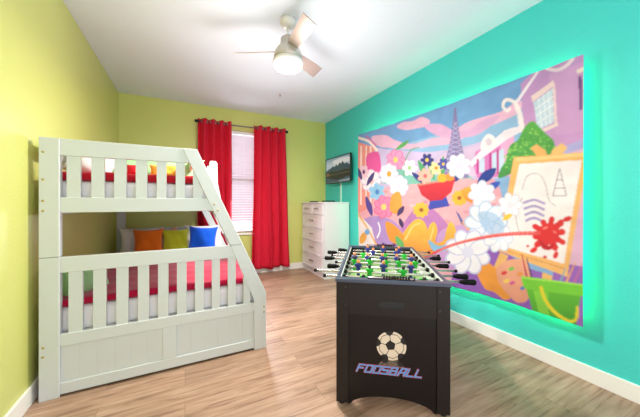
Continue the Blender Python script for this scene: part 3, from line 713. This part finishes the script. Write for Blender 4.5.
Vt = np.stack([XX - XR, YY - 2.13, ZZ - .38], -1)
cloth = picture_mesh('printed_cloth', Vt, nx, ny, cv.c, attr_mat('printed_cloth', .85, spec=.1), tp)
md = cloth.modifiers.new('s', 'SOLIDIFY'); md.thickness = .0015; md.offset = -1
M_peg = mat('hanging_pin', rgb(230, 230, 230), .4)
for y_ in (.86, 1.7, 2.55, 3.36):
    s_ = (y_ - Y0) / (Y1 - Y0); zt = 2.182 + .052 * s_ - .018 * math.sin(s_ * math.pi)
    obj('hanging_pin', tube(B(), (-.080, y_ - 2.13, zt - .02 - .38), (0, y_ - 2.13, zt - .02 - .38), .003, n=8), M_peg, tp)
# LED strip behind the cloth, just inside its edges
M_led = mat('green_led', rgb(20, 255, 160), .5, emit=((.04, 1.0, .38, 1), 21.0))
led = empty('led_strip', (XR, 2.13, .38)); tag(led, 'glowing green light strip fixed behind the edges of the wall tapestry', 'light strip')
ins = .05
def ledbar(y0, z0, y1, z1):
    bm = B(); d = Vector((0, y1 - y0, z1 - z0)); L_ = d.length; n = max(2, int(L_ / .05))
    ang = math.atan2(d.z, d.y)
    Mm = Matrix.Translation((0, y0 - 2.13, z0 - .38)) @ Matrix.Rotation(ang, 4, 'X')
    box(bm, -.066, -.061, 0, L_, -.004, .004, M=Mm); return bm
for k, (a, b, c, d) in enumerate(((Y0 + ins, .385 + ins, Y0 + ins, 2.17 - ins), (Y1 - ins, .385 + ins, Y1 - ins, 2.215 - ins), (Y0 + .02 + ins, 2.185 - ins, Y1 - .02 - ins, 2.228 - ins), (Y0 + .02 + ins, .400, Y1 - .02 - ins, .400))):
    obj('strip_segment', ledbar(a, b, c, d), M_led, led)

# ------------------------------------------------------------------ television on the right wall and its cable cover
TVx = 2.335
ty0, ty1, tz0, tz1 = 3.575, 4.40, 1.545, 2.00
tv = empty('television', (XR, (ty0 + ty1) / 2, (tz0 + tz1) / 2)); tv_o = Vector(tv.location); tag(tv, 'wall mounted flat television showing a dark mountain lake above the dresser', 'television')
hwid, hht = (ty1 - ty0) / 2, (tz1 - tz0) / 2
bm = B(); xo = TVx - XR; bz = .014
box(bm, xo, xo + .03, -hwid, hwid, -hht, hht, bev=.004); box(bm, xo + .028, xo + .05, -hwid * .7, hwid * .7, -hht * .75, hht * .5, bev=.008)
obj('case', bm, M_blk, tv)
bm = B()
box(bm, xo - .004, xo + .002, -hwid, hwid, -hht, -hht + bz); box(bm, xo - .004, xo + .002, -hwid, hwid, hht - bz, hht); box(bm, xo - .004, xo + .002, -hwid, -hwid + bz, -hht + bz, hht - bz); box(bm, xo - .004, xo + .002, hwid - bz, hwid, -hht + bz, hht - bz)
obj('bezel', bm, M_blk, tv)
bm = B(); box(bm, xo + .05, 0 - .012, -.05, .05, -.02, .02); box(bm, -.012, 0, -.12, .12, -.10, .10, bev=.002)
obj('wall_bracket', bm, M_blk, tv)
sx, sy = 180, 100
px_ = np.linspace(hwid - bz, -hwid + bz, sx); pz_ = np.linspace(hht - bz, -hht + bz, sy)
GX, GY = np.meshgrid(np.linspace(0, 100, sx), np.linspace(0, 60, sy))
sc2 = Canvas(GX, GY, (176, 190, 196))
sc2.poly((118, 146, 160), [(0, 0), (100, 0), (100, 14), (50, 20), (0, 16)], col2=(206, 208, 204))
sc2.poly((228, 222, 214), [(30, 8), (60, 4), (96, 6), (100, 16), (70, 15), (44, 17)], True, a=.8)
sc2.poly((52, 72, 82), [(0, 30), (10, 26), (20, 24), (30, 20), (40, 22), (46, 16), (52, 22), (60, 14), (66, 18), (72, 12), (80, 20), (88, 18), (100, 24), (100, 40), (0, 40)])
sc2.poly((28, 36, 36), [(0, 36), (20, 32), (50, 34), (80, 32), (100, 35), (100, 42), (0, 42)], True)
sc2.poly((74, 66, 52), [(0, 38), (40, 39), (100, 37), (100, 43), (0, 44)])
sc2.poly((60, 78, 90), [(0, 43), (100, 42), (100, 60), (0, 60)]); sc2.poly((26, 32, 36), [(0, 43), (20, 50), (46, 54), (70, 53), (84, 49), (100, 48), (100, 42)], True)
sc2.poly((150, 100, 70), [(0, 36), (12, 35), (16, 42), (0, 43)], True, a=.6); sc2.poly((150, 166, 176), [(60, 56), (80, 55), (100, 54), (100, 60), (60, 60)], True, a=.7)
P2, Z2 = np.meshgrid(px_, pz_)
Vs = np.stack([np.full(P2.shape, xo - .0015), P2, Z2], -1)
obj_s = picture_mesh('screen', Vs, sx, sy, sc2.c, attr_mat('lit_screen', .25, emit=.62), tv)
cc = obj('cable_cover', BX(XR - .018, XR, 3.99, 4.03, DH - .05, 1.62, bev=.003), mat('pale_cable_cover', rgb(196, 236, 222), .4)); tag(cc, 'pale vertical cable cover on the wall between television and dresser', 'cable cover')

# ------------------------------------------------------------------ football table
A = math.radians(53.5)
fb = empty('foosball_table', (1.433, 1.70, 0), A - math.pi / 2); tag(fb, 'black foosball table with rods, green and blue players and a football printed on its end', 'foosball table')
M_fblk = mat('black_brown_laminate', rgb(36, 29, 28), .42, .25, bump=(300, .05, .001))
M_fpan = mat('black_print_panel', rgb(26, 20, 20), .36, .25)
M_rim = mat('black_rim_reflection_tint', rgb(60, 68, 88), .3, .5)  # satin black rim; the grey-blue ceiling reflection is painted into its colour
M_fld = None
HWD, HLN, HT = .318, .625, .75
def fp(name, bm, m=M_fblk, parent=fb, smooth=False, loc=None): return obj(name, bm, m, parent, smooth, loc)
for s in (-1, 1):
    y0, y1 = sorted((s * HLN, s * (HLN - .022)))
    fp('end_apron', BX(-.2475, .2475, y0, y1, .545, .732))
    yp0, yp1 = sorted((s * (HLN - .006), s * (HLN - .022)))
    pts = [(-.2475, .545), (.2475, .545), (.2475, .01)]
    for k in range(0, 25):
        x = .235 - .47 * k / 24; pts.append((x, .012 + .063 * (1 - (x / .235) ** 2) ** .6 if abs(x) < .235 else .012))
    pts.append((-.2475, .01))
    fp('end_panel', prism(B(), pts, yp0, yp1, 'y'), M_fpan)
    bx0, bx1 = sorted((s * HWD, s * (HWD - .02)))
    fp('side_panel', BX(bx0, bx1, -HLN + .075, HLN - .075, .50, .732, bev=.002))
for sx_ in (-1, 1):
    for sy_ in (-1, 1):
        bm = B(); xa, xb = sorted((sx_ * HWD, sx_ * .247)); ya, yb = sorted((sy_ * (HLN + .004), sy_ * (HLN - .022)))
        box(bm, xa, xb, ya, yb, .02, .732, bev=.003)
        xa, xb = sorted((sx_ * HWD, sx_ * (HWD - .022))); ya, yb = sorted((sy_ * (HLN - .022), sy_ * (HLN - .10)))
        box(bm, xa, xb, ya, yb, .02, .732, bev=.003)
        lg = fp('leg', bm)
        fp('foot_glide', tube(B(), (sx_ * (HWD - .03), sy_ * (HLN - .03), 0), (sx_ * (HWD - .03), sy_ * (HLN - .03), .022), .018, n=14), M_blk, lg)
# playfield
def field_mat():
    m = bpy.data.materials.new('playfield_green'); m.use_nodes = True; nt = m.node_tree; b = nt.nodes['Principled BSDF']; N = nt.nodes.new; L = nt.links.new
    b.inputs['Base Color'].default_value = rgb(128, 164, 106); b.inputs['Roughness'].default_value = .22
    return m
fp('playfield', BX(-.298, .298, -.603, .603, .640, .650), field_mat())
bm = B(); zl = .6505
box(bm, -.29, .29, -.003, .003, .650, zl + .0005)
for s in (-1, 1):
    box(bm, -.15, .15, s * .42 - .003, s * .42 + .003, .650, zl); box(bm, -.153, -.147, *sorted((s * .42, s * .60)), .650, zl); box(bm, .147, .153, *sorted((s * .42, s * .60)), .650, zl)
    box(bm, s * .285 - .004, s * .285 + .004, -.6, .6, .650, zl)
for k in range(40):
    a = 2 * math.pi * k / 40; Mr = Matrix.Translation((.09 * math.cos(a), .09 * math.sin(a), .6504)) @ Matrix.Rotation(a, 4, 'Z'); box(bm, -.003, .003, -.008, .008, -.0004, .0004, M=Mr)
fl_ = fp('field_markings', bm, mat('field_white', rgb(240, 244, 232), .4))
M_in = mat('pale_inner_wall', rgb(206, 208, 206), .4)
bm = B()
for s in (-1, 1):
    box(bm, *sorted((s * (HWD - .02), s * (HWD - .024))), -.603, .603, .650, .748)
fp('inner_lining', bm, M_in)
# rim around the top
for s in (-1, 1):
    fp('end_rim', BX(-HWD - .006, HWD + .006, *sorted((s * (HLN + .010), s * .585)), .732, .754, bev=.004), M_rim)
bm = B()
for s in (-1, 1): box(bm, *sorted((s * (HWD + .003), s * (HWD - .014))), -.585, .585, .742, .754, bev=.003)
for s in (-1, 1): box(bm, *sorted((s * (HWD + .0), s * (HWD - .020))), -.585, .585, .732, .742)
fp('side_rim', bm, M_rim)
# goals, scoring beads
M_sc = mat('gloss_black', rgb(16, 16, 18), .2)
for s in (-1, 1):
    g = fp('goal_frame', BX(-.105, .105, *sorted((s * .584, s * .60)), .655, .73, bev=.003), M_sc)
    bm = B(); yc = s * .605
    tube(bm, (-.13, yc, .768), (.13, yc, .768), .0025, n=8)
    box(bm, -.135, -.128, yc - .008, yc + .008, .7545, .775, bev=.002); box(bm, .128, .135, yc - .008, yc + .008, .7545, .775, bev=.002); box(bm, -.13, .13, yc - .012, yc + .012, .7545, .758)
    scn = fp('score_counter', bm, M_sc)
    b0 = None
    for k in range(10):
        x = (-.105 if k < 0 else -.03) + k * .0155 - (.0 if s > 0 else .01)
        bm = B(); lathe(bm, [(.004, -.0065), (.009, -.0055), (.0095, 0), (.009, .0055), (.004, .0065)], (x, yc, .768), 14, 'x')
        fp('score_bead', bm, M_sc, scn, True)
# rods
M_rodc = mat('rod_chrome', rgb(214, 208, 200), .22, metal=.85); M_hnd = mat('handle_rubber', rgb(9, 9, 10), .6, .15)
M_gs = mat('green_player_plastic', rgb(30, 176, 48), .35); M_bs = mat('navy_player_plastic', rgb(30, 38, 120), .35); M_sk = mat('player_face_paint', rgb(236, 150, 100), .45); M_dk = mat('player_hair_paint', rgb(30, 26, 26), .45)
ZRD = .728
def player_mesh():
    """body origin on the rod axis: torso above and below, legs and kicking foot below"""
    bm = B()
    secs = [(.030, .009, .007), (.027, .019, .009), (.018, .020, .011), (.004, .015, .012), (-.008, .014, .012), (-.020, .015, .011), (-.036, .012, .008), (-.052, .011, .008), (-.058, .012, .012), (-.070, .012, .013)]
    rings = []
    for z, a, b in secs:
        rings.append([bm.verts.new((a * math.copysign(abs(math.cos(t)) ** .7, math.cos(t)), b * math.copysign(abs(math.sin(t)) ** .7, math.sin(t)), z)) for t in [2 * math.pi * k / 14 for k in range(14)]])
    for p, q in zip(rings, rings[1:]):
        for i in range(14): bm.faces.new((p[i], p[(i + 1) % 14], q[(i + 1) % 14], q[i]))
    bm.faces.new(rings[0]); bm.faces.new(rings[-1])
    for s in (-1, 1):                                    # arms held to the sides
        tube(bm, (s * .020, 0, .024), (s * .022, .002, -.006), .0055, .0045, n=8)
    return bm
def head_mesh():
    bm = B(); bmesh.ops.create_uvsphere(bm, u_segments=12, v_segments=8, radius=.0115); bmesh.ops.translate(bm, vec=(0, 0, .041), verts=bm.verts)
    return bm
def hair_mesh():
    bm = B(); bmesh.ops.create_uvsphere(bm, u_segments=12, v_segments=8, radius=.0122)
    bmesh.ops.delete(bm, geom=[v for v in bm.verts if v.co.z < .001], context='VERTS')
    bmesh.ops.translate(bm, vec=(0, 0, .0425), verts=bm.verts); return bm
def shorts_mesh():
    bm = B(); lathe(bm, [(.0155, -.006), (.0165, -.012), (.0165, -.028), (.013, -.030)], n=14); bmesh.ops.scale(bm, vec=(1, .8, 1), verts=bm.verts); return bm
def player_me(body, head, hair, shorts):
    me_parts = [(player_mesh(), 0), (head_mesh(), 1), (hair_mesh(), 2), (shorts_mesh(), 3)]
    out = B()
    for b_, mi in me_parts:
        for f in b_.faces: f.material_index = mi
        tmp = bpy.data.meshes.new('tmp'); b_.to_mesh(tmp); b_.free(); out.from_mesh(tmp); bpy.data.meshes.remove(tmp)
    return out, [body, head, hair, shorts]
protos = {}
def add_player(rodo, x, team, tilt):
    if team not in protos:
        bm, ms_ = player_me(M_gs if team == 'g' else M_bs, M_dk if team == 'g' else M_sk, M_dk if team == 'g' else mat('player_orange_paint', rgb(240, 120, 50), .4), M_gs if team == 'g' else M_bs)
        o = fp('player', bm, ms_, rodo, True, (x, 0, 0)); protos[team] = o
        o['label'] = 'green kicker figure with dark head' if team == 'g' else 'navy kicker figure with orange head'
    else:
        o = copy_child(protos[team], rodo, (x, 0, 0))
    o.rotation_euler = (tilt, 0, 0 if team == 'g' else math.pi)
# rod: y, team, xs of players, side of the handle, handle inner/outer x, bare end x, spin
RODS = [(-.490, 'g', (-.16, 0.02, .20), 1, (.408, .498), -.415, 1.15), (-.365, 'g', (-.12, .10), 1, (.41, .498), -.50, .10), (-.222, 'b', (-.20, -.02, .17), -1, (.345, .43), .475, -.08),
        (-.080, 'g', (-.235, -.115, .01, .105, .225), 1, (.372, .463), -.385, .15), (.062, 'b', (-.24, -.13, -.01, .105, .22), -1, (.41, .495), .51, .06), (.196, 'g', (-.17, .02, .18), 1, (.392, .478), -.452, -.1),
        (.332, 'b', (-.08, .13), -1, (.418, .508), .50, .1), (.474, 'b', (-.13, .02, .17), -1, (.335, .42), .45, .05)]
for (ry, team, xs, side, (h0, h1), bare, tilt) in RODS:
    r_ = fp('rod', tube(B(), (min(bare, side * h0), 0, 0), (max(bare, side * h0), 0, 0), .0078, n=14), M_rodc, fb, True, (0, ry, ZRD)); r_['label'] = 'chrome rod with player figures'
    L_ = h1 - h0
    prof = [(.006, 0), (.011, .002), (.011, .014), (.0145, .018), (.0165, .03), (.0165, L_ - .03), (.018, L_ - .022), (.018, L_ - .010), (.013, L_), (.004, L_ + .001)]
    bm = B(); lathe(bm, [(a, side * (h0 + b)) for a, b in prof], n=18, axis='x')
    fp('handle', bm, M_hnd, r_, True)
    cap = B(); lathe(cap, [(.004, bare), (.0105, bare + (.003 if bare > 0 else -.003)), (.0105, bare - (.012 if bare > 0 else -.012)), (.0078, bare - (.014 if bare > 0 else -.014))], n=14, axis='x'); fp('end_cap', cap, M_hnd, r_, True)
    for s in (-1, 1):
        bm = B(); tube(bm, (s * .290, 0, 0), (s * .275, 0, 0), .0155, n=14); fp('bumper', bm, M_hnd, r_, True)
        bm = B(); tube(bm, (s * (HWD + .001), 0, 0), (s * (HWD + .009), 0, 0), .016, n=14); fp('bearing', bm, M_hnd, r_, True)
    for x in xs: add_player(r_, x, team, tilt)
# ball slot / finger slot and bolts on the near end
YN = -HLN
def stadium(w, h, n=10):
    r = h / 2; pts = []
    for k in range(n + 1): a = -math.pi / 2 + math.pi * k / n; pts.append((w / 2 - r + r * math.cos(a), r * math.sin(a)))
    for k in range(n + 1): a = math.pi / 2 + math.pi * k / n; pts.append((-w / 2 + r + r * math.cos(a), r * math.sin(a)))
    return pts
bm = B(); o_, i_ = stadium(.142, .046), stadium(.130, .034)
vo = [bm.verts.new((p[0], YN - .003, .610 + p[1])) for p in o_]; vi = [bm.verts.new((p[0], YN - .003, .610 + p[1])) for p in i_]; vb = [bm.verts.new((p[0], YN + .001, .610 + p[1])) for p in o_]; vc = [bm.verts.new((p[0], YN - .0004, .610 + p[1])) for p in i_]
n_ = len(vo)
for k in range(n_):
    q = (k + 1) % n_; bm.faces.new((vo[k], vo[q], vi[q], vi[k])); bm.faces.new((vb[k], vb[q], vo[q], vo[k])); bm.faces.new((vi[k], vi[q], vc[q], vc[k]))
bm.faces.new(vc)  # shallow black face painted as the shaded hollow of the slot
fp('ball_return', bm, mat('black_plastic_slot_shade', rgb(8, 8, 8), .35))
for sx_ in (-1, 1):
    for z_ in (.705, .597):
        bm = B(); tube(bm, (sx_ * .262, YN - .0035, z_), (sx_ * .262, YN - .0075, z_), .008, .006, n=12); fp('bolt', bm, mat('dull_steel', rgb(70, 64, 60), .4, metal=.7))
# printed football with its faded reflection (flat print on the panel)
M_pw = mat('print_cream', rgb(222, 204, 184), .5); M_pk = mat('print_black', rgb(26, 20, 20), .5); M_pf = mat('print_faded', rgb(104, 88, 76), .5)
PY = YN + .006
def flat(bm, pts, y, mi=0):
    f = bm.faces.new([bm.verts.new((p[0], y, p[1])) for p in pts]); f.material_index = mi
def ball(bm, cx_, cz_, R, flip=1, cut=None, mi=(0, 1), lay=0.0):
    circ = [(cx_ + R * math.cos(2 * math.pi * k / 48), cz_ + R * math.sin(2 * math.pi * k / 48) * flip) for k in range(48)]
    clip = (lambda P: [(x, min(z_, cut)) for x, z_ in P]) if cut is not None else (lambda P: P)
    flat(bm, clip(circ), PY - .0006 - lay, mi[0])
    rot = math.radians(98)
    pent = [(cx_ - .004 + R * .36 * math.cos(rot + 2 * math.pi * k / 5), cz_ + flip * (.002 + R * .36 * math.sin(rot + 2 * math.pi * k / 5))) for k in range(5)]
    flat(bm, clip(pent), PY - .0012 - lay, mi[1])
    for k in range(5):
        a = rot + 2 * math.pi * k / 5
        def q(r, aa): return (cx_ + R * r * math.cos(aa), cz_ + flip * R * r * math.sin(aa))
        # seam from pentagon corner, then dark patch at the rim
        p1 = q(.36, a); p2 = q(.70, a); d = .012
        n0 = (math.cos(a + math.pi / 2) * R * .022, math.sin(a + math.pi / 2) * R * .022 * flip)
        flat(bm, clip([(p1[0] + n0[0], p1[1] + n0[1]), (p2[0] + n0[0], p2[1] + n0[1]), (p2[0] - n0[0], p2[1] - n0[1]), (p1[0] - n0[0], p1[1] - n0[1])]), PY - .0012 - lay, mi[1])
        ar = [q(1.005, a + t) for t in (-.30, -.15, 0, .15, .30)]
        flat(bm, clip(ar + [q(.80, a + .22), q(.68, a), q(.80, a - .22)]), PY - .0014 - lay, mi[1])
        am = a + math.pi / 5; s1, s2 = q(.80, a + .22), q(.80, a + 2 * math.pi / 5 - .22)
        mid = q(.86, am)
        for (u1, u2) in ((s1, mid), (mid, s2)):
            dx, dz = u2[0] - u1[0], u2[1] - u1[1]; l_ = math.hypot(dx, dz); nn = (-dz / l_ * R * .018, dx / l_ * R * .018)
            flat(bm, clip([(u1[0] + nn[0], u1[1] + nn[1]), (u2[0] + nn[0], u2[1] + nn[1]), (u2[0] - nn[0], u2[1] - nn[1]), (u1[0] - nn[0], u1[1] - nn[1])]), PY - .0013 - lay, mi[1])
bm = B(); ball(bm, 0, .225, .080, -1, .295, (2, 1)); ball(bm, 0, .375, .084, 1, None, (0, 1), .001)
# clip the lower half of the reflection behind the lettering with the panel colour ends at z .245
bm2 = [f for f in bm.faces]
for v in bm.verts:
    if v.co.z < .252: v.co.z = .252
deg = [f for f in bm.faces if f.calc_area() < 1e-8]
bmesh.ops.delete(bm, geom=deg, context='FACES')
pr_ = bm
me = bpy.data.meshes.new('football_print'); pr_.to_mesh(me); pr_.free()
for mm in (M_pw, M_pk, M_pf): me.materials.append(mm)
o = bpy.data.objects.new('football_print', me); C.objects.link(o); o.parent = fb; o['label'] = 'printed cream and black football with its reflection'
# lettering FOOSBALL: slanted angular strokes, blue with a red outline
GL = {'F': [((0, 0), (0, 1)), ((0, 1), (1, 1)), ((0, .55), (.8, .55))], 'O': [((0, 0), (0, 1)), ((0, 1), (1, 1)), ((1, 1), (1, 0)), ((1, 0), (0, 0))],
      'S': [((1, 1), (0, 1)), ((0, 1), (0, .52)), ((0, .52), (1, .52)), ((1, .52), (1, 0)), ((1, 0), (0, 0))],
      'B': [((0, 0), (0, 1)), ((0, 1), (.9, 1)), ((.9, 1), (.9, .55)), ((0, .52), (1, .52)), ((1, .52), (1, 0)), ((1, 0), (0, 0))],
      'A': [((0, 0), (.25, 1)), ((.25, 1), (1, 1)), ((1, 1), (1, 0)), ((.1, .42), (1, .42))], 'L': [((0, 1), (0, 0)), ((0, 0), (1, 0))]}
def lettering(txt, x0, x1, z0, z1, sw, y, ext):
    bm = B(); n = len(txt); cw = (x1 - x0) / n; lw = cw * .70
    for i, ch in enumerate(txt):
        for k, ((a, b), (c, d)) in enumerate(GL[ch]):
            P = [Vector((x0 + i * cw + a * lw + b * (z1 - z0) * .45, z0 + b * (z1 - z0))), Vector((x0 + i * cw + c * lw + d * (z1 - z0) * .45, z0 + d * (z1 - z0)))]
            d_ = (P[1] - P[0]).normalized(); nn = Vector((-d_.y, d_.x)) * (sw / 2 + ext); e = d_ * (sw / 2 + ext)
            flat(bm, [P[0] - e + nn, P[1] + e + nn, P[1] + e - nn, P[0] - e - nn], y - .00003 * k)
    return bm
red_t = fp('red_lettering_outline', lettering('FOOSBALL', -.198, .176, .211, .251, .0085, PY - .0022, .0020), mat('print_red', rgb(206, 70, 96), .5))
blue_t = fp('blue_lettering', lettering('FOOSBALL', -.198, .176, .211, .251, .0085, PY - .0028, 0), mat('print_blue', rgb(74, 150, 214), .5))

# ------------------------------------------------------------------ light
wd = bpy.data.worlds.new('daylight'); SC.world = wd; wd.use_nodes = True
bg = wd.node_tree.nodes['Background']; bg.inputs['Color'].default_value = (.965, .975, 1.0, 1); bg.inputs['Strength'].default_value = 1.7
def area(name, loc, rot, sx_, sy_, power, col, spread=math.pi):
    l = bpy.data.lights.new(name, 'AREA'); l.shape = 'RECTANGLE'; l.size = sx_; l.size_y = sy_; l.energy = power; l.color = col; l.spread = spread
    o = bpy.data.objects.new(name, l); C.objects.link(o); o.location = loc; o.rotation_euler = rot; return o
# daylight falling in at the window
area('window_daylight', (cx, YB + .30, (WZ0 + WZ1) / 2 + .1), (math.radians(-90), 0, 0), .95, 1.8, 16, (.93, .96, 1.0))
area('daylight_through_blind', (.85, YB - .16, 1.50), (math.radians(-74), 0, 0), .33, 1.6, 25, (.93, .95, 1.0), math.radians(125))
# lamp of the fan
pl = bpy.data.lights.new('fan_lamp', 'AREA'); pl.shape = 'DISK'; pl.size = .22; pl.energy = 50; pl.color = (1.0, .93, .86)
po = bpy.data.objects.new('fan_lamp', pl); C.objects.link(po); po.location = (FX, FY, HC - .43)
pd = bpy.data.lights.new('fan_lamp_glow', 'POINT'); pd.energy = 17; pd.color = (1.0, .95, .90); pd.shadow_soft_size = .16
pd_o = bpy.data.objects.new('fan_lamp_glow', pd); C.objects.link(pd_o); pd_o.location = (FX, FY, HC - .62)
SC.cycles.use_denoising = True
SC.cycles.max_bounces = 8
